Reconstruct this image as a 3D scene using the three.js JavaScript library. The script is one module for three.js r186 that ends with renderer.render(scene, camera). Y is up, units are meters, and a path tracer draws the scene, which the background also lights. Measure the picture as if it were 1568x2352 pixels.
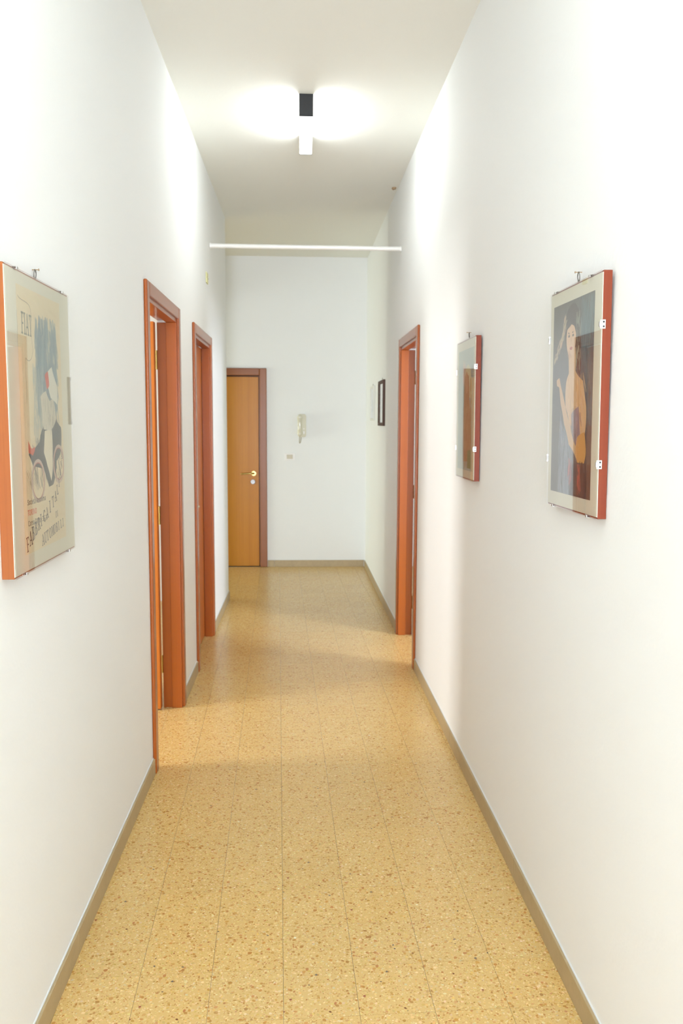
import * as THREE from 'three';
import { RoundedBoxGeometry } from 'three/addons/geometries/RoundedBoxGeometry.js';
import { mergeGeometries } from 'three/addons/utils/BufferGeometryUtils.js';
import { RectAreaLightUniformsLib } from 'three/addons/lights/RectAreaLightUniformsLib.js';

// ------------------------------------------------------------------ camera, sky, exposure
const scene = new THREE.Scene();
const renderer = new THREE.WebGLRenderer({ antialias: true });
renderer.toneMapping = THREE.LinearToneMapping;
renderer.toneMappingExposure = 1.9;
renderer.shadowMap.enabled = true;
RectAreaLightUniformsLib.init();

const EYE = 1.58, YAW = 0.0484, PITCH = 0.1080, ROLL = 0.0048;
const camera = new THREE.PerspectiveCamera(63.55, 1568 / 2352, 0.05, 60);
camera.filmGauge = 22.3;
{
  const f = new THREE.Vector3(Math.sin(YAW) * Math.cos(PITCH), -Math.sin(PITCH), -Math.cos(YAW) * Math.cos(PITCH));
  const r = new THREE.Vector3(Math.cos(YAW), 0, Math.sin(YAW));
  const u = new THREE.Vector3().crossVectors(r, f);
  const r2 = r.clone().multiplyScalar(Math.cos(ROLL)).addScaledVector(u, Math.sin(ROLL));
  const u2 = u.clone().multiplyScalar(Math.cos(ROLL)).addScaledVector(r, -Math.sin(ROLL));
  camera.matrixAutoUpdate = true;
  camera.position.set(0, EYE, 0);
  camera.quaternion.setFromRotationMatrix(new THREE.Matrix4().makeBasis(r2, u2, f.clone().negate()));
  camera.fov = 2 * Math.atan(1176 / 1898) * 180 / Math.PI;
  camera.updateProjectionMatrix();
}
camera.focus = 2.3;
camera.userData.fStop = 4.0;
scene.add(camera);
scene.background = new THREE.Color().setRGB(0.9, 1.0, 1.15);

// daylight: soft sky light standing in each real window opening (see window_1 to window_4 below)
function daylight(w, h, pos, look, color, intensity) {
  const l = new THREE.RectAreaLight(new THREE.Color().setRGB(...color), intensity, w, h);
  l.position.set(...pos); l.lookAt(...look); l.name = 'daylight'; scene.add(l);
  return l;
}
daylight(1.2, 2.2, [0.05, 1.3, 4.56], [0.05, 1.3, 0], [0.96, 1.04, 1.22], 22);          // corridor end behind the camera
daylight(0.9, 1.5, [-4.06, 1.65, -3.3], [0, 1.65, -3.3], [1.0, 1.0, 1.03], 15);            // room on the left
daylight(1.0, 1.5, [4.06, 1.65, -3.4], [0, 1.65, -3.4], [0.92, 1.0, 1.2], 22);           // room on the right
daylight(1.2, 0.36, [-5.86, 1.0, -8.2], [0, 1.0, -8.2], [0.96, 1.05, 0.98], 50);           // room beyond the hall

// ------------------------------------------------------------------ measures
const XL = -0.6801, XR = 0.7682, H = 3.3198, AL = 0.0033, AR = -0.0078, T = 0.10;
const ZF = -8.99, S_CORNER = 7.35;
const ROT_L = Math.PI / 2 - AL, ROT_R = -Math.PI / 2 - AR;
const leftAt = (s, y = 0, off = 0) => [XL + s * Math.sin(AL) + off * Math.cos(AL), y, -s * Math.cos(AL) + off * Math.sin(AL)];
const rightAt = (s, y = 0, off = 0) => [XR + s * Math.sin(AR) - off * Math.cos(AR), y, -s * Math.cos(AR) - off * Math.sin(AR)];

// ------------------------------------------------------------------ helpers
let seed = 20240611;
const rnd = () => { seed = (seed + 0x6D2B79F5) | 0; let t = Math.imul(seed ^ (seed >>> 15), 1 | seed); t = (t + Math.imul(t ^ (t >>> 7), 61 | t)) ^ t; return ((t ^ (t >>> 14)) >>> 0) / 4294967296; };
const rr = (a, b) => a + (b - a) * rnd();
const used = {};
function numbered(n) { if (!(n in used)) { used[n] = 0; return n; } used[n]++; return `${n}_${String(used[n]).padStart(3, '0')}`; }
function tag(o, label, category, group, kind) {
  o.userData.label = label; o.userData.category = category;
  if (group) o.userData.group = group;
  if (kind) o.userData.kind = kind;
  return o;
}
function thing(name, label, category, pos = [0, 0, 0], turn = 0, { group, kind, exact } = {}) {
  const o = new THREE.Group(); o.name = exact ? name : numbered(name);
  o.position.set(...pos); o.rotation.order = 'YXZ'; o.rotation.y = turn; scene.add(o);
  return tag(o, label, category, group, kind);
}
function part(name, geo, mat, parent) {
  const g = Array.isArray(geo) ? (geo.length > 1 ? mergeGeometries(geo.map((q) => (q.index ? q.toNonIndexed() : q))) : geo[0]) : geo;
  const m = new THREE.Mesh(g, mat); m.name = name; m.castShadow = m.receiveShadow = true; parent.add(m);
  return m;
}
function uvMetres(g, grain = 'y', ou = 0, ov = 0) {           // uv in metres from position, seen along each face's normal
  const p = g.attributes.position, n = g.attributes.normal, uv = new Float32Array(p.count * 2);
  for (let i = 0; i < p.count; i++) {
    const nx = Math.abs(n.getX(i)), ny = Math.abs(n.getY(i)), nz = Math.abs(n.getZ(i));
    let a, b;
    if (nx >= ny && nx >= nz) { a = p.getZ(i); b = p.getY(i); } else if (ny >= nz) { a = p.getX(i); b = p.getZ(i); } else { a = p.getX(i); b = p.getY(i); }
    if (grain === 'x' || (grain === 'z' && false)) { if (!(nx >= ny && nx >= nz)) [a, b] = [b, a]; }
    uv[2 * i] = a + ou; uv[2 * i + 1] = b + ov;
  }
  g.setAttribute('uv', new THREE.BufferAttribute(uv, 2));
  return g;
}
function box(w, h, d, x = 0, y = 0, z = 0, grain = 'y') {
  const g = new THREE.BoxGeometry(w, h, d); g.translate(x, y, z);
  return uvMetres(g.toNonIndexed(), grain, rnd() * 3, rnd() * 3);
}
function rbox(w, h, d, x = 0, y = 0, z = 0, r = 0.004, grain = 'y', seg = 2) {
  const g = new RoundedBoxGeometry(w, h, d, seg, Math.min(r, w / 2.01, h / 2.01, d / 2.01)); g.translate(x, y, z);
  return uvMetres(g.index ? g.toNonIndexed() : g, grain, rnd() * 3, rnd() * 3);
}
function cyl(r1, r2, h, x, y, z, axis = 'y', seg = 24) {
  const g = new THREE.CylinderGeometry(r1, r2, h, seg);
  if (axis === 'x') g.rotateZ(Math.PI / 2); if (axis === 'z') g.rotateX(Math.PI / 2);
  g.translate(x, y, z); return g.toNonIndexed();
}
function tube(pts, r, seg = 40, closed = false) {
  return new THREE.TubeGeometry(new THREE.CatmullRomCurve3(pts.map((p) => new THREE.Vector3(...p)), closed), seg, r, 8, closed).toNonIndexed();
}
function slab(w, h, holes, thick) {                           // upright wall: outline [x0,x1,y0,y1], holes alike, face at z = 0, body behind it
  const s = new THREE.Shape(); const [x0, x1, y0, y1] = [...w, ...h];
  s.moveTo(x0, y0); s.lineTo(x1, y0); s.lineTo(x1, y1); s.lineTo(x0, y1); s.closePath();
  for (const [a, b, c, d] of holes) { const p = new THREE.Path(); p.moveTo(a, c); p.lineTo(a, d); p.lineTo(b, d); p.lineTo(b, c); p.closePath(); s.holes.push(p); }
  const g = new THREE.ExtrudeGeometry(s, { depth: thick, bevelEnabled: false }); g.translate(0, 0, -thick);
  return uvMetres(g.index ? g.toNonIndexed() : g);
}
function slabDoor(w, h, gaps, thick) {                        // like slab, but gaps start at the floor
  const s = new THREE.Shape(); const [x0, x1, y0, y1] = [...w, ...h];
  s.moveTo(x0, y0);
  for (const [a, b, top] of [...gaps].sort((p, q) => p[0] - q[0])) { s.lineTo(a, y0); s.lineTo(a, top); s.lineTo(b, top); s.lineTo(b, y0); }
  s.lineTo(x1, y0); s.lineTo(x1, y1); s.lineTo(x0, y1); s.closePath();
  const g = new THREE.ExtrudeGeometry(s, { depth: thick, bevelEnabled: false }); g.translate(0, 0, -thick);
  return uvMetres(g.index ? g.toNonIndexed() : g);
}

// ------------------------------------------------------------------ textures
function canvas(w, h) { const c = document.createElement('canvas'); c.width = w; c.height = h; return [c, c.getContext('2d')]; }
function tex(c, sx = 1, sy = 1, srgb = true) {
  const t = new THREE.CanvasTexture(c); if (srgb) t.colorSpace = THREE.SRGBColorSpace;
  t.wrapS = t.wrapT = THREE.RepeatWrapping; t.repeat.set(1 / sx, 1 / sy); t.magFilter = THREE.LinearFilter; return t;
}
function noiseGrid(n, cells) {                                // tiling smooth value noise, n x n in 0..1
  const g = Array.from({ length: cells * cells }, rnd), out = new Float32Array(n * n), f = (t) => t * t * (3 - 2 * t);
  for (let j = 0; j < n; j++) for (let i = 0; i < n; i++) {
    const x = i / n * cells, y = j / n * cells, xi = Math.floor(x), yi = Math.floor(y), u = f(x - xi), v = f(y - yi);
    const a = g[(yi % cells) * cells + xi % cells], b = g[(yi % cells) * cells + (xi + 1) % cells], c = g[((yi + 1) % cells) * cells + xi % cells], d = g[((yi + 1) % cells) * cells + (xi + 1) % cells];
    out[j * n + i] = (a * (1 - u) + b * u) * (1 - v) + (c * (1 - u) + d * u) * v;
  }
  return out;
}
function noiseTexture(n, layers, size, lo, hi) {
  const sum = new Float32Array(n * n); let tot = 0;
  for (const [cells, w] of layers) { const q = noiseGrid(n, cells); tot += w; for (let i = 0; i < sum.length; i++) sum[i] += q[i] * w; }
  const d = new Uint8Array(n * n * 4);
  for (let i = 0; i < sum.length; i++) { const v = lo + (hi - lo) * sum[i] / tot; d[4 * i] = d[4 * i + 1] = d[4 * i + 2] = Math.max(0, Math.min(255, v)); d[4 * i + 3] = 255; }
  const t = new THREE.DataTexture(d, n, n); t.wrapS = t.wrapT = THREE.RepeatWrapping; t.magFilter = THREE.LinearFilter; t.repeat.set(1 / size, 1 / size); t.needsUpdate = true; return t;
}
const plasterBump = noiseTexture(512, [[8, 1], [31, 1], [97, 0.8], [211, 0.7]], 1.1, 0, 255);
const css = (r, g, b, a = 1) => `rgba(${r | 0},${g | 0},${b | 0},${a})`;

function terrazzo() {
  const N = 2048, [c, x] = canvas(N, N), px = N / 1.0215;     // 1.02 m, five tiles
  x.fillStyle = css(215, 180, 114); x.fillRect(0, 0, N, N);
  const chip = (cx, cy, r, col) => {
    const k = 5 + (rnd() * 4 | 0), a0 = rnd() * 6.28, sq = rr(0.5, 1), pts = [];
    for (let i = 0; i < k; i++) { const a = a0 + i / k * 6.283 + rr(-0.25, 0.25), q = r * rr(0.72, 1.1); pts.push([Math.cos(a) * q, Math.sin(a) * q * sq]); }
    const t = rnd() * 3.14, ct = Math.cos(t), st = Math.sin(t);
    x.fillStyle = col;
    for (const ox of [-N, 0, N]) for (const oy of [-N, 0, N]) {
      if (cx + ox < -40 || cx + ox > N + 40 || cy + oy < -40 || cy + oy > N + 40) continue;
      x.beginPath(); pts.forEach(([u, v], i) => { const X = cx + ox + u * ct - v * st, Y = cy + oy + u * st + v * ct; i ? x.lineTo(X, Y) : x.moveTo(X, Y); }); x.closePath(); x.fill();
    }
  };
  const pal = [[[226, 196, 132], 26], [[232, 206, 148], 18], [[205, 168, 98], 22], [[196, 154, 84], 14], [[222, 186, 110], 14], [[214, 190, 140], 10], [[230, 208, 158], 3], [[178, 130, 66], 7], [[198, 150, 92], 6]];
  const tot = pal.reduce((a, p) => a + p[1], 0);
  const pick = () => { let q = rnd() * tot; for (const [col, w] of pal) if ((q -= w) < 0) return col; return pal[0][0]; };
  const jit = (col, j = 7) => css(col[0] + rr(-j, j), col[1] + rr(-j, j), col[2] + rr(-j, j));
  for (let i = 0; i < 26000; i++) chip(rnd() * N, rnd() * N, px * rr(0.0014, 0.0034), jit(pick()));
  for (let i = 0; i < 5200; i++) chip(rnd() * N, rnd() * N, px * rr(0.0028, 0.0058), jit(pick()));
  for (let i = 0; i < 1100; i++) chip(rnd() * N, rnd() * N, px * rr(0.0032, 0.0072), jit([[188, 138, 70], [196, 148, 78], [180, 130, 66], [202, 158, 92]][rnd() * 4 | 0]));
  for (let i = 0; i < 70; i++) chip(rnd() * N, rnd() * N, px * rr(0.0022, 0.005), jit([[128, 82, 44], [150, 84, 52], [120, 104, 84], [138, 96, 60]][rnd() * 4 | 0]));
  for (let i = 0; i < 10; i++) chip(rnd() * N, rnd() * N, px * rr(0.0025, 0.005), jit([236, 226, 200]));
  for (let i = 0; i < 10; i++) chip(rnd() * N, rnd() * N, px * rr(0.002, 0.004), jit([80, 70, 62]));
  return tex(c, 1.0215, 1.0215);
}
function woodTexture(base, dark, light, streaks = 900, w = 0.5, h = 1.5) {
  const W = 512, Hh = 1024, [c, x] = canvas(W, Hh);
  x.fillStyle = css(...base); x.fillRect(0, 0, W, Hh);
  for (let i = 0; i < 40; i++) { const cx = rnd() * W, ww = rr(8, 60), col = rnd() < 0.5 ? dark : light; for (const o of [-W, 0, W]) { x.fillStyle = css(...col, rr(0.04, 0.12)); x.fillRect(cx + o, 0, ww, Hh); } }
  x.lineCap = 'round';
  for (let i = 0; i < streaks; i++) {
    const cx = rnd() * W, y0 = rnd() * Hh, L = rr(40, 420), col = rnd() < 0.62 ? dark : light;
    x.strokeStyle = css(...col, rr(0.06, 0.22)); x.lineWidth = rr(0.5, 2.2);
    const b = rr(-5, 5);
    for (const ox of [-W, 0, W]) for (const oy of [-Hh, 0]) { x.beginPath(); x.moveTo(cx + ox, y0 + oy); x.bezierCurveTo(cx + ox + b, y0 + oy + L * 0.3, cx + ox - b, y0 + oy + L * 0.7, cx + ox + b * 0.4, y0 + oy + L); x.stroke(); }
  }
  return tex(c, w, h);
}

// ------------------------------------------------------------------ materials
const std = (o) => new THREE.MeshStandardMaterial(o);
const phy = (o) => new THREE.MeshPhysicalMaterial(o);
const lin = (r, g, b) => new THREE.Color().setRGB(r, g, b);
const M = {};
M.wall = std({ color: lin(0.86, 0.87, 0.845), roughness: 0.75, bumpMap: plasterBump, bumpScale: 0.0007 });
M.ceiling = std({ color: lin(0.85, 0.855, 0.79), roughness: 0.9, bumpMap: plasterBump, bumpScale: 0.0007 });
M.roomFloor = std({ color: lin(0.55, 0.42, 0.2), roughness: 0.35 });
const terrazzoMap = terrazzo();
M.tiles = [[1, 1, 1], [0.965, 0.96, 0.95], [1.0, 0.985, 0.95], [0.98, 0.985, 1.0]].map(([r, g, b]) => std({ color: lin(r, g, b), map: terrazzoMap, roughness: 0.26 }));
M.grout = std({ color: lin(0.22, 0.19, 0.14), roughness: 0.9 });
M.skirting = std({ color: 0xb9a47c, roughness: 0.4, map: noiseTexture(256, [[6, 1], [23, 1], [90, 0.7]], 0.4, 205, 255) });
M.caulk = std({ color: lin(0.72, 0.74, 0.72), roughness: 0.8 });
const doorFrameMap = woodTexture([154, 76, 16], [136, 62, 10], [166, 90, 26], 450);
const leafMap = woodTexture([200, 112, 40], [164, 82, 26], [216, 136, 58]);
const oakMap = woodTexture([194, 128, 32], [166, 100, 20], [208, 146, 48], 1300);
const varnish = (map, o = {}) => phy({ map, roughness: 0.42, clearcoat: 0.5, clearcoatRoughness: 0.22, ...o });
M.doorFrame = varnish(doorFrameMap, { clearcoat: 0.75, clearcoatRoughness: 0.18, specularIntensity: 0.2 }); M.leaf = varnish(leafMap, { clearcoat: 0.15, specularIntensity: 0.5 }); M.oak = varnish(oakMap, { clearcoat: 0.2, clearcoatRoughness: 0.25, specularIntensity: 0.4 });
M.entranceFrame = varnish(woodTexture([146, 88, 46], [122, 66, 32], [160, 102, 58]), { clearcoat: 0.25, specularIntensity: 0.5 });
M.frameL = varnish(woodTexture([150, 84, 36], [126, 66, 26], [164, 100, 48]), { clearcoat: 0.1, specularIntensity: 0.5 });
M.frameR = varnish(woodTexture([122, 52, 26], [98, 38, 18], [138, 66, 36]), { clearcoat: 0.1, specularIntensity: 0.5 });
M.brass = std({ color: lin(0.55, 0.41, 0.14), metalness: 1, roughness: 0.28 });
M.chrome = std({ color: lin(0.56, 0.56, 0.54), metalness: 0.9, roughness: 0.38 });
M.steel = std({ color: lin(0.2, 0.195, 0.18), metalness: 1, roughness: 0.32 });
M.black = std({ color: lin(0.012, 0.013, 0.014), roughness: 0.5 });
M.hole = std({ color: lin(0.03, 0.03, 0.03), roughness: 0.9 });
M.opal = std({ color: lin(0.9, 0.92, 0.9), roughness: 0.4, emissive: lin(1, 1, 0.97), emissiveIntensity: 2.2 });
M.mat = std({ color: lin(0.70, 0.68, 0.54), roughness: 0.85 });
M.glass = phy({ color: 0xffffff, transmission: 1, thickness: 0, roughness: 0.0, ior: 1.5 });
M.ivory = phy({ color: lin(0.66, 0.63, 0.48), roughness: 0.25, clearcoat: 0.6, clearcoatRoughness: 0.1 });
M.ivoryMatt = std({ color: lin(0.70, 0.67, 0.53), roughness: 0.55 });
M.ivoryDark = std({ color: lin(0.42, 0.38, 0.26), roughness: 0.5 });
M.whitePlastic = std({ color: lin(0.90, 0.88, 0.84), roughness: 0.4 });
M.beigeKey = std({ color: lin(0.62, 0.56, 0.42), roughness: 0.4 });
M.rod = std({ color: lin(0.80, 0.79, 0.74), roughness: 0.35 });
M.yellowCover = std({ color: lin(0.72, 0.70, 0.36), roughness: 0.55 });
M.brownPlug = std({ color: lin(0.36, 0.25, 0.14), roughness: 0.7 });
M.darkFrame = std({ map: woodTexture([70, 44, 28], [48, 28, 18], [88, 58, 36]), roughness: 0.65 });
M.whiteFrame = std({ color: lin(0.74, 0.74, 0.68), roughness: 0.5 });
M.paper = std({ color: lin(0.66, 0.68, 0.66), roughness: 0.9 });
M.paperGrey = std({ color: lin(0.50, 0.55, 0.54), roughness: 0.9 });
M.pvc = std({ color: lin(0.8, 0.8, 0.78), roughness: 0.4 });

// ------------------------------------------------------------------ the shell
function structure(name, geo, mat, label, pos = [0, 0, 0], turn = 0, category = 'wall') {
  const g = Array.isArray(geo) ? mergeGeometries(geo) : geo;
  const m = new THREE.Mesh(g, mat); m.name = name; m.castShadow = m.receiveShadow = true; m.position.set(...pos); m.rotation.y = turn; scene.add(m);
  return tag(m, label, category, null, 'structure');
}
// door openings along the walls (outer edge of the casings)
const D1 = [3.612, 4.562], D2 = [5.134, 6.098], D3 = [5.146, 6.098], DTOP = 2.181;
const CW = 0.060, LIP = 0.020, JT = 0.03;                      // casing width, jamb edge left showing, jamb thickness
const rough = ([a, b]) => [a + CW + LIP - JT, b - CW - LIP + JT, DTOP - CW - LIP + JT];
{
  const [a, b, t] = rough(D1), [c, d, u] = rough(D2);
  structure('wall_left', slabDoor([-4.6, S_CORNER], [0, H], [[a, b, t], [c, d, u]], T), M.wall, 'white plastered corridor wall with the car poster and two doors', leftAt(0), ROT_L);
  const [e, f, v] = rough(D3);
  structure('wall_right', slabDoor([-9.12, 4.6], [0, H], [[-f, -e, v]], T), M.wall, 'white plastered corridor wall with the woman poster and one open door', rightAt(0), ROT_R);
}
const FD = { right: -0.375, left: -1.40, top: 2.152 };         // entrance door, outer edge of casing
structure('wall_far', slabDoor([-6.0, 4.2], [0, H], [[FD.left + 0.05, FD.right - 0.05, FD.top - 0.05]], 0.14), M.wall, 'white end wall with the entrance door and the intercom', [0, 0, ZF]);
structure('wall_far_back', slab([-1.6, -0.2], [0, 2.4], [], 0.1), M.wall, 'landing wall closing the entrance door niche', [0, 0, ZF - 0.14]);
structure('wall_back', slab([-1.0, 1.0], [0, H], [[-0.65, 0.55, 0.2, 2.4]], 0.12), M.wall, 'white corridor end wall with a tall window', [0, 0, 4.6], Math.PI);
structure('wall_hall_front', slab([-6.0, XL - 0.02], [0, H], [], T), M.wall, 'white hall wall turning left from the corridor corner', [0, 0, -S_CORNER + T - 0.001]);
structure('wall_hall_left', slabDoor([S_CORNER, -ZF], [0, H], [[S_CORNER + 0.35, 8.86, 2.18]], 0.12), M.wall, 'hall side wall with an open doorway', [-2.62, 0, 0], Math.PI / 2);
structure('wall_hall_room_outer', slab([S_CORNER - 0.1, -ZF], [0, H], [[7.6, 8.8, 0.82, 1.18]], 0.14), M.wall, 'outer wall of the room beyond the hall', [-5.86, 0, 0], Math.PI / 2);
structure('wall_left_room_outer', slab([1.0, S_CORNER - 0.1], [0, H], [[2.85, 3.75, 0.9, 2.4]], 0.14), M.wall, 'outer wall of the room behind the left doors', [-4.06, 0, 0], Math.PI / 2);
structure('wall_left_room_near', slab([-4.2, XL - T], [0, H], [], T), M.wall, 'near wall of the room behind the left doors', [0, 0, -1.0]);
structure('wall_right_room_outer', slab([-9.12, -1.2], [0, H], [[-3.9, -2.9, 0.9, 2.4]], 0.14), M.wall, 'outer wall of the room behind the right door', [4.06, 0, 0], -Math.PI / 2);
structure('wall_right_room_near', slab([XR + T, 4.2], [0, H], [], T), M.wall, 'near wall of the room behind the right door', [0, 0, -1.2]);
{ const g = new THREE.BoxGeometry(10.4, 0.12, 14.2); g.translate(-0.9, H + 0.06, -2.25); structure('ceiling', uvMetres(g.toNonIndexed()), M.ceiling, 'pale cream corridor ceiling', [0, 0, 0], 0, 'ceiling'); }

// windows: frame and pane in each opening
function windowUnit(n, w, h, pos, turn, label) {
  const o = thing(`window_${n}`, label, 'window', pos, turn, { kind: 'structure', exact: true });
  const f = 0.05;
  part('window_frame', [box(w, f, 0.05, 0, f / 2, 0), box(w, f, 0.05, 0, h - f / 2, 0), box(f, h - 2 * f, 0.05, -w / 2 + f / 2, h / 2, 0), box(f, h - 2 * f, 0.05, w / 2 - f / 2, h / 2, 0), box(0.04, h - 2 * f, 0.045, 0, h / 2, 0)], M.pvc, o);
  for (const s of [-1, 1]) part('pane', box(w / 2 - f - 0.02, h - 2 * f, 0.004, s * (w / 4 - f / 4 + 0.005), h / 2, 0), M.glass, o);
}
windowUnit(1, 1.2, 2.2, [0.05, 0.2, 4.66], Math.PI, 'tall white window closing the corridor end');
windowUnit(2, 0.9, 1.5, [-4.13, 0.9, -3.3], Math.PI / 2, 'white window of the room behind the left doors');
windowUnit(3, 1.0, 1.5, [4.13, 0.9, -3.4], -Math.PI / 2, 'white window of the room behind the right door');
windowUnit(4, 1.2, 0.36, [-5.93, 0.82, -8.2], Math.PI / 2, 'low white window of the room beyond the hall');

// floor: terrazzo tiles with thin dark joints, laid slightly askew to the walls
{
  const floor = thing('floor', 'yellow terrazzo tile floor with thin grey joints', 'floor', [0, 0, 0], 0, { kind: 'structure', exact: true });
  const g = new THREE.BoxGeometry(10.4, 0.1, 14.2); g.translate(-0.9, -0.0512 - 0.0006, -2.25);
  part('screed', uvMetres(g.toNonIndexed()), M.grout, floor);
  const P = 0.2043, GAP = 0.0010, TH = 0.012, ang = 0.028, ca = Math.cos(ang), sa = Math.sin(ang);
  const origin = [-0.287, -3.265];
  const variants = [];
  for (let v = 0; v < 24; v++) {
    const b = new THREE.BoxGeometry(P - GAP, TH, P - GAP); b.translate(0, -TH / 2, 0);
    const q = uvMetres(b.toNonIndexed(), v % 2 ? 'x' : 'y', rnd() * 1.02, rnd() * 1.02); variants.push(q);
  }
  const cells = [];
  for (let i = -30; i <= 24; i++) for (let j = -42; j <= 30; j++) {
    // local grid: u across, v away from the camera; the grid drifts left going away
    const u = (i + 0.5) * P, v = (j + 0.5) * P;
    const X = origin[0] + u * ca - v * sa, Z = origin[1] - v * ca - u * sa;
    if (X < -5.9 || X > 4.1 || Z > 4.7 || Z < -8.95) continue;
    const inRun = X > -0.80 && X < 0.86, seen = (inRun || (X > -1.0 && X < 0.9 && Z < -S_CORNER + 0.1)) && Z < -1.78;
    cells.push({ X, Z, seen, d: Math.hypot(X, Z), k: Math.floor(rnd() * 24), m: [0, 0, 0, 1, 2, 3][Math.floor(rnd() * 6)] });
  }
  const near = cells.filter((c) => c.seen).sort((a, b) => a.d - b.d);
  near.slice(0, 300).forEach((c, n) => { const m = part(n ? `floor_tile_${String(n).padStart(3, '0')}` : 'floor_tile', variants[c.k], M.tiles[c.m], floor); m.position.set(c.X, 0, c.Z); m.rotation.y = ang; });
  const rest = [...near.slice(300), ...cells.filter((c) => !c.seen)].map((c) => variants[c.k].clone().rotateY(ang).translate(c.X, 0, c.Z));
  const r = part('floor_tiles', rest, M.tiles[0], floor); r.userData.kind = 'stuff';
}

// skirting: stone strips along the walls
function skirting(name, label, pos, turn, runs, len = 1.2, start = 0) {
  const o = thing(name, label, 'baseboard', pos, turn, { kind: 'structure', exact: true });
  for (const [a, b] of runs) {
    let x = a;
    while (x < b - 1e-3) {
      let e = Math.min(b, Math.floor((x - start) / len + 1 + 1e-6) * len + start); if (b - e < 0.05) e = b;
      const w = e - x - 0.0015;
      part('skirting_strip', rbox(w, 0.073, 0.011, (x + e) / 2, 0.0365, 0.0055, 0.002, 'x', 1), M.skirting, o);
      x = e;
    }
    part('caulk', box(b - a, 0.003, 0.004, (a + b) / 2, 0.0745, 0.002, 'x'), M.caulk, o);
  }
}
skirting('baseboard_left', 'brownish grey stone skirting along the wall with the car poster', leftAt(0), ROT_L, [[-4.5, D1[0] - 0.002], [D1[1] + 0.002, D2[0] - 0.002], [D2[1] + 0.002, S_CORNER]], 1.2, 1.14);
skirting('baseboard_right', 'brownish grey stone skirting along the wall with the woman poster', rightAt(0), ROT_R, [[-8.97, -D3[1] - 0.002], [-D3[0] + 0.002, 4.5]], 1.2, -1.5);
skirting('baseboard_far', 'brownish grey stone skirting under the intercom', [0, 0, ZF], 0, [[-2.6, FD.left - 0.002], [FD.right + 0.002, 0.684]], 1.2, -0.3);

// ------------------------------------------------------------------ doors
function leverHandle(parent, x, y, z, dir, face = 1) {          // rose, neck and lever, brass; lever points along dir * x
  const h = new THREE.Group(); h.name = 'handle'; h.position.set(x, y, z); h.scale.z = face; parent.add(h);
  part('rose', cyl(0.024, 0.026, 0.008, 0, 0, 0.004, 'z', 28), M.brass, h);
  part('lever', [tube([[0, 0, 0.004], [0, 0, 0.03], [dir * 0.006, 0, 0.046], [dir * 0.025, 0.001, 0.052], [dir * 0.07, 0.0, 0.052], [dir * 0.112, -0.002, 0.05], [dir * 0.124, -0.002, 0.044]], 0.0085, 40), new THREE.SphereGeometry(0.0085, 12, 8).translate(dir * 0.124, -0.002, 0.044).toNonIndexed()], M.brass, h);
  return h;
}
function hinge(parent, x, y, z) {
  const h = part('hinge', [cyl(0.0075, 0.0075, 0.09, x, y, z, 'y', 16), cyl(0.0085, 0.0085, 0.006, x, y + 0.047, z, 'y', 16), cyl(0.0085, 0.0085, 0.006, x, y - 0.047, z, 'y', 16), cyl(0.0085, 0.0085, 0.003, x, y, z, 'y', 16), box(0.022, 0.02, 0.003, x + 0.008, y - 0.012, z + 0.004)], M.brass, parent);
  return h;
}
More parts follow.
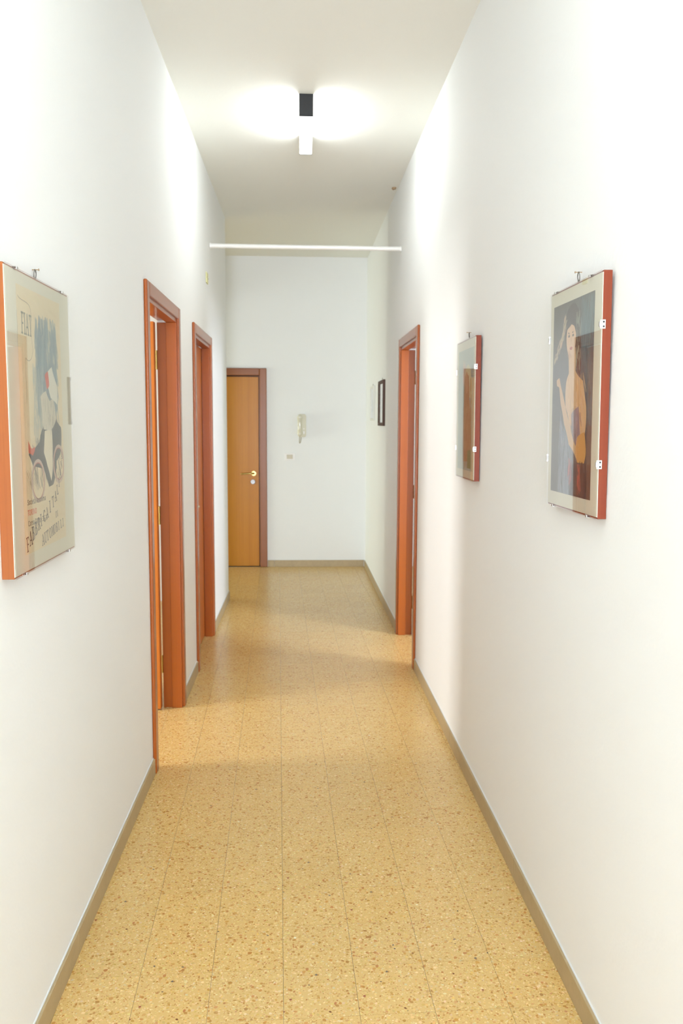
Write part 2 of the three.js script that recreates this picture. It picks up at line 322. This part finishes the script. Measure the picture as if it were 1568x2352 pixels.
function doorway(n, label, pos, turn, width, far, open) {       // local x along the wall, far = +1/-1 side where the hinges are
  const o = thing(`door_${n}`, label, 'door', pos, turn, { kind: 'structure', exact: true });
  const hw = width / 2, iw = hw - CW - LIP, top = DTOP, itop = DTOP - CW - LIP, CT = 0.016;
  // casing boards on the corridor side
  {
    const z = CT / 2;
    for (const s of [-1, 1]) part('casing', rbox(CW, top, CT, s * (hw - CW / 2), top / 2, z, 0.006, 'y', 3), M.doorFrame, o);
    part('casing_head', rbox(width - 2 * CW - 0.001, CW, CT, 0, top - CW / 2, z, 0.006, 'x', 3), M.doorFrame, o);
  }
  // jambs with the rebate the leaf shuts into
  const REB = 0.052;
  for (const s of [-1, 1]) {
    const j = part('jamb', [rbox(JT, itop, REB + 0.004, s * (iw + JT / 2), itop / 2, -REB / 2 + 0.002, 0.0025, 'y', 1), box(JT - 0.013, itop, T - REB, s * (iw + 0.013 + (JT - 0.013) / 2), itop / 2, -REB - (T - REB) / 2)], M.doorFrame, o);
    part('seal', box(0.004, itop - 0.004, 0.006, s * (iw + 0.0155), itop / 2, -REB - 0.006), M.ivory, j);
  }
  const hj = part('jamb_head', [rbox(2 * iw + 2 * JT, JT, REB + 0.004, 0, itop + JT / 2, -REB / 2 + 0.002, 0.0025, 'x', 1), box(2 * iw + 2 * JT, JT - 0.013, T - REB, 0, itop + 0.013 + (JT - 0.013) / 2, -REB - (T - REB) / 2, 'x')], M.doorFrame, o);
  part('seal', box(2 * iw - 0.004, 0.004, 0.006, 0, itop + 0.0155, -REB - 0.006, 'x'), M.ivory, hj);
  // leaf
  const lw = 2 * iw + 0.012, lh = itop - 0.006, lt = 0.044;
  const pivot = new THREE.Group(); pivot.name = 'door_leaf'; pivot.userData.label = open ? 'open varnished wooden leaf' : 'shut varnished wooden leaf';
  const hx = far * (iw + 0.008), hz = -T - 0.0025;
  pivot.position.set(hx, 0, hz); o.add(pivot);
  // pivot frame: leaf runs towards -far along x when shut, its room face at z = 0
  part('leaf_board', rbox(lw - 0.004, lh, lt, -far * (lw / 2 + 0.002), lh / 2 + 0.006, lt / 2 + 0.002, 0.003, 'y', 1), M.leaf, pivot);
  if (lw) {
    const hx2 = -far * (lw - 0.055);
    leverHandle(pivot, hx2, 1.035, lt + 0.002, far);
    leverHandle(pivot, hx2, 1.035, 0.002, far, -1);
    part('keyhole_rose', [cyl(0.018, 0.02, 0.006, hx2, 0.955, lt + 0.005, 'z', 20), cyl(0.018, 0.02, 0.006, hx2, 0.955, -0.001, 'z', 20)], M.brass, pivot);
  }
  pivot.rotation.y = -open * far;
  for (const y of [1.905, 1.075, 0.25]) hinge(o, hx, y, hz - 0.004);
  return o;
}
const mid = (d) => (d[0] + d[1]) / 2, wid = (d) => d[1] - d[0];
doorway(1, 'wooden doorway with its orange leaf standing open, beside the car poster', leftAt(mid(D1)), ROT_L, wid(D1), 1, 1.60);
doorway(2, 'wooden doorway with its brown leaf shut, next to the hall corner', leftAt(mid(D2)), ROT_L, wid(D2), 1, 0);
doorway(3, 'wooden doorway with its leaf standing open, across from the shut door', rightAt(mid(D3)), ROT_R, wid(D3), -1, 1.60);
{
  const o = thing('door_4', 'honey oak entrance door with brass lever in the end wall', 'door', [0, 0, ZF], 0, { kind: 'structure', exact: true });
  const cw = 0.076, L = FD.left, R = FD.right, top = FD.top;
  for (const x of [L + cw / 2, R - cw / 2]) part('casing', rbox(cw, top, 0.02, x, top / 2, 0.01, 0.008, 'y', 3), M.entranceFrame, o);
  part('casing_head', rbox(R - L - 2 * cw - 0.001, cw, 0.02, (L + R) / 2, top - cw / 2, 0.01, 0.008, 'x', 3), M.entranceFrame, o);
  const iL = L + cw, iR = R - cw, it = top - cw;
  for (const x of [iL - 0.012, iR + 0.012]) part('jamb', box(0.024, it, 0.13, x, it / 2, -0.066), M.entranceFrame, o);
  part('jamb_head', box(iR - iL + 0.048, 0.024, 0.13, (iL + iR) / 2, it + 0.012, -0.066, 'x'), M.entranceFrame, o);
  const lw = iR - iL - 0.026, lx = (iL + iR) / 2 - 0.0, leaf = part('door_leaf', rbox(lw, it - 0.018, 0.045, lx, (it - 0.018) / 2 + 0.004, -0.047, 0.003, 'y', 1), M.oak, o);
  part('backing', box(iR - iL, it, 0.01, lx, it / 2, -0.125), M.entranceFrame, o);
  leaf.userData.label = 'honey oak veneered leaf';
  leverHandle(o, -0.520, 1.024, -0.0245, -1).children.forEach((c) => { c.scale.setScalar(1.08); });
  const lock = part('lock_rose', cyl(0.024, 0.027, 0.012, -0.530, 0.933, -0.0185, 'z', 28), M.steel, o);
  part('lock_cylinder', cyl(0.012, 0.012, 0.014, -0.530, 0.933, -0.009, 'z', 20), M.steel, lock);
}

// ------------------------------------------------------------------ ceiling lamps: box of opal plastic between two black end plates
function ceilingLamp(label, x0, z0, K) {
  const w = 0.074, y0 = 3.2045, len = 0.643, x1 = x0 + w, z1 = z0 - len, xc = (x0 + x1) / 2, zc = (z0 + z1) / 2, hh = H - y0, tint = lin(0.96, 1.05, 1.12);
  const o = thing('ceiling_lamp', label, 'ceiling lamp', [xc, H, zc]);
  part('mounting_plate', box(w * 0.8, 0.012, len - 0.02, 0, -0.006, 0), M.whitePlastic, o);
  part('diffuser', rbox(w, hh - 0.014, len - 0.012, 0, -hh / 2 - 0.007, 0, 0.006, 'y', 2), M.opal, o).userData.label = 'glowing white opal diffuser';
  for (const s of [-1, 1]) part('end_plate', rbox(w + 0.001, hh - 0.0005, 0.006, 0, -hh / 2, s * (len / 2 - 0.003), 0.001, 'y', 1), M.black, o).userData.label = 'black end plate';
  for (const s of [-1, 1]) { const l = new THREE.RectAreaLight(tint, K, len - 0.03, hh - 0.02); l.position.set(xc + s * (w / 2 + 0.002), (y0 + H) / 2, zc); l.lookAt(xc + s * 5, (y0 + H) / 2, zc); l.name = 'lamp_glow'; scene.add(l); }
  const l = new THREE.RectAreaLight(tint, K, w - 0.004, len - 0.02); l.position.set(xc, y0 - 0.002, zc); l.rotation.x = -Math.PI / 2; l.name = 'lamp_glow'; scene.add(l);
}
ceilingLamp('box shaped fluorescent ceiling lamp between the doors and the posters', -0.012, -4.619, 10.5);
ceilingLamp('added unseen fill lamp, box shaped, on the ceiling nearer the tall end window', 0.0, -0.85, 15);  // added lamp, out of view, brightens the near walls and floor

// ------------------------------------------------------------------ white rod across the corridor
{
  const a = new THREE.Vector3(...leftAt(6.17, 2.842)), b = new THREE.Vector3(...rightAt(6.12, 2.829)), o = thing('tension_rod', 'thin white rod spanning the corridor high above the doors', 'rod', [(a.x + b.x) / 2, (a.y + b.y) / 2, (a.z + b.z) / 2]);
  const d = b.clone().sub(a), len = d.length(), q = new THREE.Quaternion().setFromUnitVectors(new THREE.Vector3(0, 1, 0), d.normalize());
  const put = (g) => g.applyQuaternion(q);
  part('rod', put(cyl(0.0165, 0.0165, len - 0.012, 0, 0, 0, 'y', 28)), M.rod, o);
  for (const s of [-1, 1]) part('end_cup', put(cyl(0.021, 0.021, 0.012, 0, s * (len / 2 - 0.006), 0, 'y', 28)), M.rod, o);
}

// ------------------------------------------------------------------ prints
function grainPaper(x, W, Hh, n, a) { for (let i = 0; i < n; i++) { x.fillStyle = rnd() < 0.5 ? css(255, 250, 235, a) : css(70, 60, 50, a); x.fillRect(rnd() * W, rnd() * Hh, rr(1, 4), rr(1, 4)); } }
function blob(x, pts, col) { x.fillStyle = col; x.beginPath(); x.moveTo(...pts[0]); for (let i = 1; i < pts.length; i++) { const p = pts[i - 1], q = pts[i]; x.quadraticCurveTo(p[0] + (q[0] - p[0]) * 0.2 + (q[1] - p[1]) * 0.12, p[1] + (q[1] - p[1]) * 0.5, q[0], q[1]); } x.closePath(); x.fill(); }
function strokes(x, n, box4, cols, len, wid, ang, a) {
  for (let i = 0; i < n; i++) { const px = rr(box4[0], box4[1]), py = rr(box4[2], box4[3]), t = ang + rr(-0.35, 0.35), L = rr(len * 0.4, len), c = cols[rnd() * cols.length | 0]; x.strokeStyle = css(...c, a * rr(0.4, 1)); x.lineWidth = rr(wid * 0.4, wid); x.lineCap = 'round'; x.beginPath(); x.moveTo(px, py); x.lineTo(px + Math.cos(t) * L, py + Math.sin(t) * L); x.stroke(); }
}
function printCar() {                                          // aged advertising sheet: blue wash, dark and cream masses, hand lettering
  const W = 800, Hh = 1490, [c, x] = canvas(W, Hh);
  x.fillStyle = css(222, 208, 172); x.fillRect(0, 0, W, Hh);
  strokes(x, 240, [0, W, 0, Hh], [[230, 216, 184], [212, 196, 158], [224, 206, 166]], 260, 40, 0.2, 0.25);
  strokes(x, 420, [300, 700, 130, 640], [[122, 148, 152], [112, 138, 146], [140, 162, 162], [104, 128, 140]], 150, 34, 1.5, 0.55);
  strokes(x, 120, [230, 420, 420, 820], [[160, 172, 164], [178, 184, 168]], 120, 26, 1.5, 0.4);
  blob(x, [[320, 860], [420, 760], [560, 790], [650, 720], [760, 780], [740, 930], [640, 990], [560, 1130], [470, 1140], [380, 1030], [180, 1000], [110, 930], [220, 900]], css(84, 96, 96));
  strokes(x, 120, [180, 700, 820, 1080], [[70, 82, 84], [104, 114, 110], [60, 66, 66]], 90, 14, 1.2, 0.5);
  blob(x, [[420, 800], [560, 790], [560, 960], [520, 1110], [450, 1010], [390, 930]], css(226, 218, 190));
  blob(x, [[360, 600], [470, 560], [540, 620], [620, 600], [660, 720], [540, 800], [400, 790]], css(206, 202, 180));
  strokes(x, 70, [380, 620, 600, 780], [[170, 170, 152], [222, 216, 194], [140, 142, 128]], 70, 9, 1.6, 0.55);
  blob(x, [[470, 480], [600, 410], [700, 520], [690, 640], [560, 600]], css(218, 218, 200));
  blob(x, [[455, 470], [520, 440], [540, 520], [490, 550]], css(206, 98, 76));
  blob(x, [[110, 850], [170, 900], [230, 890], [180, 940], [110, 920]], css(204, 108, 84));
  for (const [cx, cy, R] of [[270, 1090, 118], [690, 1010, 112]]) {
    x.lineWidth = 20; x.strokeStyle = css(196, 178, 160); x.beginPath(); x.arc(cx, cy, R, 0, 7); x.stroke();
    x.lineWidth = 6; x.strokeStyle = css(176, 98, 84); x.beginPath(); x.arc(cx, cy, R - 12, 0, 7); x.stroke();
  }
  strokes(x, 60, [60, 240, 1000, 1100], [[120, 110, 92], [150, 140, 118]], 60, 6, 0.9, 0.5);
  // lettering
  x.fillStyle = css(104, 104, 88); x.textBaseline = 'alphabetic';
  const word = (t, px, py, size, font, ang, col, sx = 1) => { x.save(); x.translate(px, py); x.rotate(ang); x.scale(sx, 1); x.font = `bold ${size}px ${font}`; x.fillStyle = col; x.fillText(t, 0, 0); x.restore(); };
  x.strokeStyle = css(140, 128, 96); x.lineWidth = 4; x.beginPath(); x.moveTo(20, 60); x.bezierCurveTo(60, 90, 200, 60, 230, 110); x.bezierCurveTo(250, 200, 220, 260, 250, 330); x.bezierCurveTo(240, 390, 180, 420, 120, 390); x.bezierCurveTo(100, 480, 130, 560, 110, 640); x.stroke();
  word('FIAT', 60, 260, 170, 'serif', 0.02, css(112, 118, 100), 0.44);
  word('Società Anonima', 60, 1215, 44, 'sans-serif', 0, css(96, 92, 78), 0.95);
  word('TORINO', 60, 1275, 46, 'sans-serif', 0, css(206, 104, 80), 0.9);
  word('Corso Dante 35-37', 60, 1335, 44, 'sans-serif', 0, css(104, 100, 84), 0.95);
  const along = (t, pts, s0, s1, col) => {                       // letters spaced evenly along a curve, growing or shrinking from s0 to s1
    const cv = new THREE.QuadraticBezierCurve(...pts.map((p) => new THREE.Vector2(...p)));
    for (let i = 0; i < t.length; i++) { const k = i / (t.length - 1), p = cv.getPointAt(k); word(t[i], p.x, p.y, s0 + (s1 - s0) * k, 'serif', -0.12, col, 0.66); }
  };
  along('FABBRICA', [[24, 1480], [180, 1385], [395, 1330]], 120, 96, css(72, 68, 64));
  along('ITALIANA', [[465, 1300], [700, 1215], [742, 985]], 104, 66, css(72, 68, 64));
  word('DI', 585, 1345, 56, 'serif', -0.15, css(120, 112, 98), 0.8);
  along('AUTOMOBILI', [[300, 1482], [520, 1440], [730, 1418]], 96, 76, css(72, 68, 64));
  grainPaper(x, W, Hh, 9000, 0.05);
  return tex(c);
}
function printWoman() {                                        // dark painted portrait of a woman in a shawl, generic
  const W = 640, Hh = 1030, [c, x] = canvas(W, Hh);
  const oval = (cx, cy, rx, ry, col, t = 0) => { x.fillStyle = col; x.beginPath(); x.ellipse(cx, cy, rx, ry, t, 0, 7); x.fill(); };
  x.fillStyle = css(92, 94, 90); x.fillRect(0, 0, W, Hh);
  strokes(x, 900, [0, W, 0, Hh], [[78, 80, 80], [102, 104, 98], [92, 86, 84], [70, 74, 78]], 110, 22, 1.4, 0.45);
  strokes(x, 300, [450, W, 0, 620], [[92, 122, 128], [104, 132, 136], [78, 104, 114]], 120, 22, 1.5, 0.5);
  strokes(x, 320, [140, 380, 600, Hh], [[128, 142, 152], [146, 158, 166], [112, 124, 138]], 150, 20, 1.5, 0.45);
  // hair with a pale scarf
  oval(318, 150, 128, 132, css(60, 56, 50)); oval(392, 250, 60, 110, css(64, 58, 52));
  strokes(x, 60, [380, 452, 60, 330], [[150, 164, 140], [172, 182, 158], [126, 136, 120]], 60, 13, 1.6, 0.6);
  // neck, shoulders, arm
  blob(x, [[262, 250], [372, 250], [380, 370], [500, 430], [556, 560], [548, 690], [470, 740], [380, 700], [300, 640], [236, 560], [230, 450], [278, 380]], css(214, 180, 136));
  strokes(x, 150, [262, 520, 390, 640], [[226, 196, 152], [208, 166, 112], [222, 188, 144], [200, 156, 104], [206, 178, 160]], 90, 18, 1.35, 0.5);
  // face
  oval(302, 196, 76, 98, css(218, 186, 150)); strokes(x, 60, [250, 350, 130, 270], [[226, 198, 162], [214, 178, 140], [206, 166, 132]], 34, 12, 1.5, 0.4);
  blob(x, [[232, 150], [260, 96], [320, 84], [376, 120], [384, 190], [350, 140], [300, 124], [256, 140]], css(58, 54, 48));
  for (const ex of [268, 332]) { oval(ex, 184, 15, 7, css(110, 88, 66)); oval(ex, 184, 6, 5, css(52, 42, 36)); strokes(x, 3, [ex - 16, ex - 12, 166, 168], [[92, 74, 56]], 30, 5, 0.0, 0.8); }
  strokes(x, 7, [300, 308, 190, 214], [[190, 148, 116]], 26, 6, 1.5, 0.6);
  oval(304, 250, 22, 8, css(190, 96, 86)); strokes(x, 4, [286, 290, 249, 252], [[150, 70, 66]], 30, 3, 0.0, 0.8);
  strokes(x, 20, [250, 290, 262, 292], [[190, 150, 116]], 40, 10, 0.5, 0.35);
  // shawl and dress
  blob(x, [[330, 600], [440, 560], [470, 690], [430, 780], [350, 720]], css(146, 134, 142));
  strokes(x, 90, [340, 470, 560, 760], [[162, 148, 152], [128, 118, 124], [112, 102, 104]], 80, 12, 1.4, 0.5);
  blob(x, [[236, 560], [300, 640], [360, 720], [440, 780], [420, 830], [300, 760], [214, 650], [150, 540], [120, 450], [78, 440], [70, 410], [120, 396], [170, 470]], css(208, 174, 130));
  strokes(x, 40, [110, 420, 440, 800], [[220, 190, 146], [196, 156, 108]], 50, 10, 0.9, 0.25);
  blob(x, [[430, 720], [540, 690], [566, 780], [540, 850], [440, 850], [400, 800]], css(206, 158, 92));
  strokes(x, 260, [330, W, 850, Hh], [[60, 58, 60], [76, 70, 70], [50, 52, 58]], 120, 22, 1.5, 0.6);
  strokes(x, 18, [300, 350, 830, 940], [[190, 108, 104], [176, 92, 92]], 60, 16, 1.6, 0.8);
  strokes(x, 16, [450, 490, 860, 960], [[196, 96, 80], [178, 84, 76]], 70, 16, 1.5, 0.8);
  for (let i = 0; i < 110; i++) { const k = rnd(), px = 22 + 170 * (1 - (1 - k) ** 2) + rr(-18, 18), py = 300 - 210 * k + rr(-22, 22); x.strokeStyle = css(...[[198, 186, 148], [178, 168, 132], [206, 168, 142]][rnd() * 3 | 0], 0.6); x.lineWidth = rr(5, 12); x.beginPath(); x.moveTo(px, py); x.lineTo(px + rr(6, 24), py - rr(8, 28)); x.stroke(); }
  grainPaper(x, W, Hh, 9000, 0.05);
  return tex(c);
}
function printBeach() {                                        // pale blue sheet with rose and cream masses
  const W = 640, Hh = 1030, [c, x] = canvas(W, Hh);
  x.fillStyle = css(168, 184, 172); x.fillRect(0, 0, W, Hh);
  strokes(x, 500, [0, W, 0, Hh], [[160, 180, 170], [176, 192, 180], [182, 196, 178], [158, 176, 174]], 160, 34, 1.4, 0.45);
  strokes(x, 80, [190, 330, 90, 260], [[206, 172, 156], [214, 184, 164]], 90, 30, 1.2, 0.5);
  blob(x, [[280, 250], [340, 150], [440, 130], [520, 170], [570, 280], [560, 420], [300, 400]], css(214, 208, 168));
  blob(x, [[290, 240], [360, 190], [450, 230], [480, 400], [560, 620], [560, 940], [260, 960], [240, 640], [270, 420]], css(176, 132, 92));
  strokes(x, 200, [250, 560, 260, 940], [[196, 152, 104], [170, 120, 76], [204, 176, 126], [150, 96, 66]], 110, 20, 1.5, 0.55);
  blob(x, [[320, 210], [380, 190], [420, 260], [410, 360], [350, 380], [310, 310]], css(194, 150, 116));
  blob(x, [[430, 860], [560, 850], [580, 1010], [420, 1010]], css(112, 134, 84));
  strokes(x, 90, [180, 300, 560, 960], [[186, 156, 134], [200, 190, 160]], 90, 16, 1.5, 0.4);
  grainPaper(x, W, Hh, 9000, 0.05);
  return tex(c);
}

// ------------------------------------------------------------------ framed posters: wooden block, sheet, print, glass held by small clips
function poster(label, pos, turn, tilt, w, h, d, print, wood, map, clips, hook) {
  const o = thing('framed_poster', label, 'poster', pos, turn, { group: 'glass covered posters along the corridor' });
  o.rotation.x = tilt;
  part('wooden_block', rbox(w, h, d - 0.006, 0, h / 2, (d - 0.006) / 2, 0.0012, 'y', 1), wood, o);
  part('sheet', box(w - 0.001, h - 0.009, 0.0012, 0, h / 2, d - 0.0054), M.mat, o);
  const [px0, px1, py0, py1] = print, g = new THREE.BoxGeometry(px1 - px0, py1 - py0, 0.0006); g.translate((px0 + px1) / 2, (py0 + py1) / 2, d - 0.0043);
  const pr = part('print', g.toNonIndexed(), std({ map, roughness: 0.8 }), o); pr.userData.label = 'printed picture';
  part('glass_pane', box(w, h, 0.002, 0, h / 2, d - 0.0022), M.glass, o);
  for (const [edge, t] of clips) {
    const c = new THREE.Group(); c.name = 'clip'; o.add(c);
    if (edge === 'top' || edge === 'bottom') { c.position.set(t, edge === 'top' ? h : 0, 0); c.rotation.z = edge === 'top' ? 0 : Math.PI; } else { c.position.set(edge === 'right' ? w / 2 : -w / 2, t, 0); c.rotation.z = edge === 'right' ? -Math.PI / 2 : Math.PI / 2; }
    part('clip_plate', [rbox(0.022, 0.0016, 0.014, 0, 0.0009, d - 0.0065, 0.0006, 'y', 1), rbox(0.012, 0.007, 0.0016, 0, -0.0017, d + 0.0009, 0.0006, 'y', 1)], M.chrome, c);
    for (const s of [-1, 1]) part('clip_hole', cyl(0.0022, 0.0022, 0.0008, s * 0.0055, 0.0019, d - 0.0085, 'y', 12), M.hole, c);
  }
  if (hook) {
    const hk = new THREE.Group(); hk.name = 'hanger'; hk.position.set(hook, h, 0.006); o.add(hk);
    part('plate', [rbox(0.014, 0.02, 0.0015, 0, 0.004, 0, 0.0006, 'y', 1), tube([[-0.006, 0.012, 0], [-0.008, 0.024, 0.001], [0, 0.034, 0.001], [0.008, 0.024, 0.001], [0.006, 0.012, 0]], 0.0013, 24)], M.steel, hk);
    part('nail', [cyl(0.0012, 0.0012, 0.018, 0, 0.033, 0.001, 'z', 8), cyl(0.003, 0.003, 0.0015, 0, 0.033, 0.0105, 'z', 12)], M.brownPlug, hk);
  }
  return o;
}
{
  const sc = (1.868 + 2.357) / 2, w = 0.489, h = 0.699, near = 1.868;
  const p = (s) => s - near - w / 2;
  poster('old car poster with a blue wash under glass on an orange wooden block', leftAt(sc, 1.224), ROT_L, 0, w, h, 0.034, [p(1.942), p(2.272), 0.043, 0.665], M.frameL, printCar(), [['top', p(1.939)], ['top', p(2.29)], ['bottom', p(1.934)], ['bottom', p(2.285)]], p(2.155));
  const w1 = 0.402, h1 = 0.602, sc1 = (1.998 + 2.40) / 2, q = (s, c) => -(s - c);
  poster('dark portrait poster of a woman under glass on a reddish wooden block', rightAt(sc1, 1.345, 0.0005), ROT_R, 0.012, w1, h1, 0.028, [-0.172, 0.150, 0.042, 0.562], M.frameR, printWoman(),
    [['top', q(2.088, 2.21)], ['top', q(2.361, 2.21)], ['bottom', q(2.33, 2.19)], ['bottom', q(2.05, 2.19)], ['left', 0.474], ['left', 0.135], ['right', 0.474], ['right', 0.135]], q(2.232, 2.21));
  const w2 = 0.392, h2 = 0.600, sc2 = (3.408 + 3.80) / 2;
  poster('pale blue poster under glass between the dark portrait and the doorway', rightAt(sc2, 1.338, 0.0020), ROT_R - 0.0045, 0.006, w2, h2, 0.028, [-0.160, 0.164, 0.038, 0.558], M.frameR, printBeach(),
    [['left', 0.470], ['left', 0.130], ['right', 0.473], ['right', 0.134]], q(3.649, 3.63));
}

// two small frames near the end wall
function smallFrame(name, label, pos, turn, w, h, bw, d, mat, sheet) {
  const o = thing(name, label, 'picture frame', pos, turn);
  for (const s of [-1, 1]) part('stile', rbox(bw, h, d, s * (w / 2 - bw / 2), h / 2, d / 2, 0.004, 'y', 2), mat, o);
  for (const y of [bw / 2, h - bw / 2]) part('rail', rbox(w - 2 * bw, bw, d, 0, y, d / 2, 0.004, 'x', 2), mat, o);
  part('picture', box(w - 2 * bw, h - 2 * bw, 0.004, 0, h / 2, 0.006), sheet, o);
  part('sketch', [box((w - 2 * bw) * 0.55, (h - 2 * bw) * 0.4, 0.0006, 0, h * 0.42, 0.0085)], M.paperGrey, o);
  part('glass_pane', box(w - 2 * bw, h - 2 * bw, 0.002, 0, h / 2, 0.0112), M.glass, o);
  part('hanger', tube([[-0.006, h - 0.004, 0.004], [-0.007, h + 0.012, 0.004], [0, h + 0.022, 0.004], [0.007, h + 0.012, 0.004], [0.006, h - 0.004, 0.004]], 0.0015, 20), M.steel, o);
}
smallFrame('picture_frame', 'dark brown narrow picture frame holding a pale sheet', rightAt(7.30, 1.552), ROT_R, 0.42, 0.395, 0.028, 0.022, M.darkFrame, M.paper);
smallFrame('picture_frame', 'whitish picture frame between the dark frame and the end wall', rightAt(8.17, 1.60), ROT_R, 0.37, 0.335, 0.022, 0.016, M.whiteFrame, M.paper);

// intercom handset on the end wall
{
  const o = thing('intercom', 'ivory wall intercom with a glossy handset on the end wall', 'intercom', [-0.008, 1.424, ZF]);
  const shape = (w, h, r) => { const s = new THREE.Shape(); s.moveTo(-w / 2 + r, 0); s.lineTo(w / 2 - r, 0); s.quadraticCurveTo(w / 2, 0, w / 2, r); s.lineTo(w / 2, h - r); s.quadraticCurveTo(w / 2, h, w / 2 - r, h); s.lineTo(-w / 2 + r, h); s.quadraticCurveTo(-w / 2, h, -w / 2, h - r); s.lineTo(-w / 2, r); s.quadraticCurveTo(-w / 2, 0, -w / 2 + r, 0); return s; };
  const g = new THREE.ExtrudeGeometry(shape(0.078, 0.235, 0.022), { depth: 0.022, bevelEnabled: true, bevelSize: 0.006, bevelThickness: 0.006, bevelSegments: 3 }); g.translate(0.012, 0.002, 0.0);
  part('wall_base', g.toNonIndexed ? (g.index ? g.toNonIndexed() : g) : g, M.ivoryMatt, o);
  // handset: lofted bar with swollen ear and mouth pieces
  const N = 40, K = 20, pos = [], idx = [];
  for (let i = 0; i <= N; i++) {
    const t = i / N, y = 0.004 + 0.232 * t, e = Math.min(1, Math.sqrt(Math.max(0, Math.min(t, 1 - t))) * 3.2), swell = Math.exp(-(((t - 0.14) / 0.13) ** 2)) + Math.exp(-(((t - 0.86) / 0.13) ** 2));
    const a = (0.023 + 0.005 * swell) * e, b = (0.014 + 0.006 * swell) * e, z = 0.062 - 0.012 * swell + 0.004 * (1 - swell);
    for (let k = 0; k < K; k++) { const q = k / K * Math.PI * 2; pos.push(-0.012 + a * Math.cos(q), y, z + b * Math.sin(q)); }
  }
  for (let i = 0; i < N; i++) for (let k = 0; k < K; k++) { const a = i * K + k, b = i * K + (k + 1) % K, c = a + K, d = b + K; idx.push(a, c, b, b, c, d); }
  const hg = new THREE.BufferGeometry(); hg.setAttribute('position', new THREE.Float32BufferAttribute(pos, 3)); hg.setIndex(idx); hg.computeVertexNormals();
  part('handset', hg, M.ivory, o);
  part('button_strip', [rbox(0.016, 0.03, 0.006, 0.032, 0.045, 0.030, 0.002), rbox(0.016, 0.012, 0.006, 0.032, 0.085, 0.030, 0.002)], M.whitePlastic, o);
  part('cord', tube([[-0.012, 0.006, 0.05], [-0.014, -0.02, 0.046], [-0.016, -0.052, 0.042], [-0.013, -0.068, 0.036], [-0.006, -0.06, 0.028], [0.0, -0.03, 0.02], [0.004, 0.0, 0.012]], 0.0042, 60), M.ivoryDark, o);
}
// light switch
{
  const o = thing('light_switch', 'white light switch plate with beige keys left of the intercom', 'light switch', [-0.1295, 1.2075, ZF]);
  part('plate', [rbox(0.114, 0.016, 0.009, 0, 0.0305, 0.0045, 0.004), rbox(0.114, 0.016, 0.009, 0, -0.0305, 0.0045, 0.004), rbox(0.024, 0.05, 0.009, -0.045, 0, 0.0045, 0.003), rbox(0.024, 0.05, 0.009, 0.045, 0, 0.0045, 0.003)], M.whitePlastic, o);
  for (const k of [-1, 0, 1]) part('key', rbox(0.0205, 0.044, 0.009, k * 0.0215, 0, 0.0048, 0.002), M.beigeKey, o);
}
// junction box cover on the left wall, plug on the ceiling
{
  const o = thing('junction_box_cover', 'small pale yellow cover plate high on the wall before the rod', 'cover plate', leftAt(5.93, 2.538), ROT_L);
  part('cover', rbox(0.095, 0.072, 0.007, 0, 0.036, 0.0035, 0.003, 'y', 2), M.yellowCover, o);
  for (const s of [-1, 1]) part('screw', cyl(0.0035, 0.0035, 0.002, s * 0.038, 0.036, 0.0077, 'z', 12), M.steel, o);
  const c = thing('ceiling_plug', 'small brown plug stuck to the ceiling beside the wall', 'plug', [0.688, H, -6.35]);
  part('disc', cyl(0.017, 0.013, 0.012, 0, -0.006, 0, 'y', 20), M.brownPlug, c);
  part('wire', tube([[0, -0.01, 0], [-0.004, -0.018, 0.003], [-0.012, -0.016, 0.005], [-0.018, -0.006, 0.004]], 0.002, 20), M.brownPlug, c);
}

renderer.render(scene, camera);
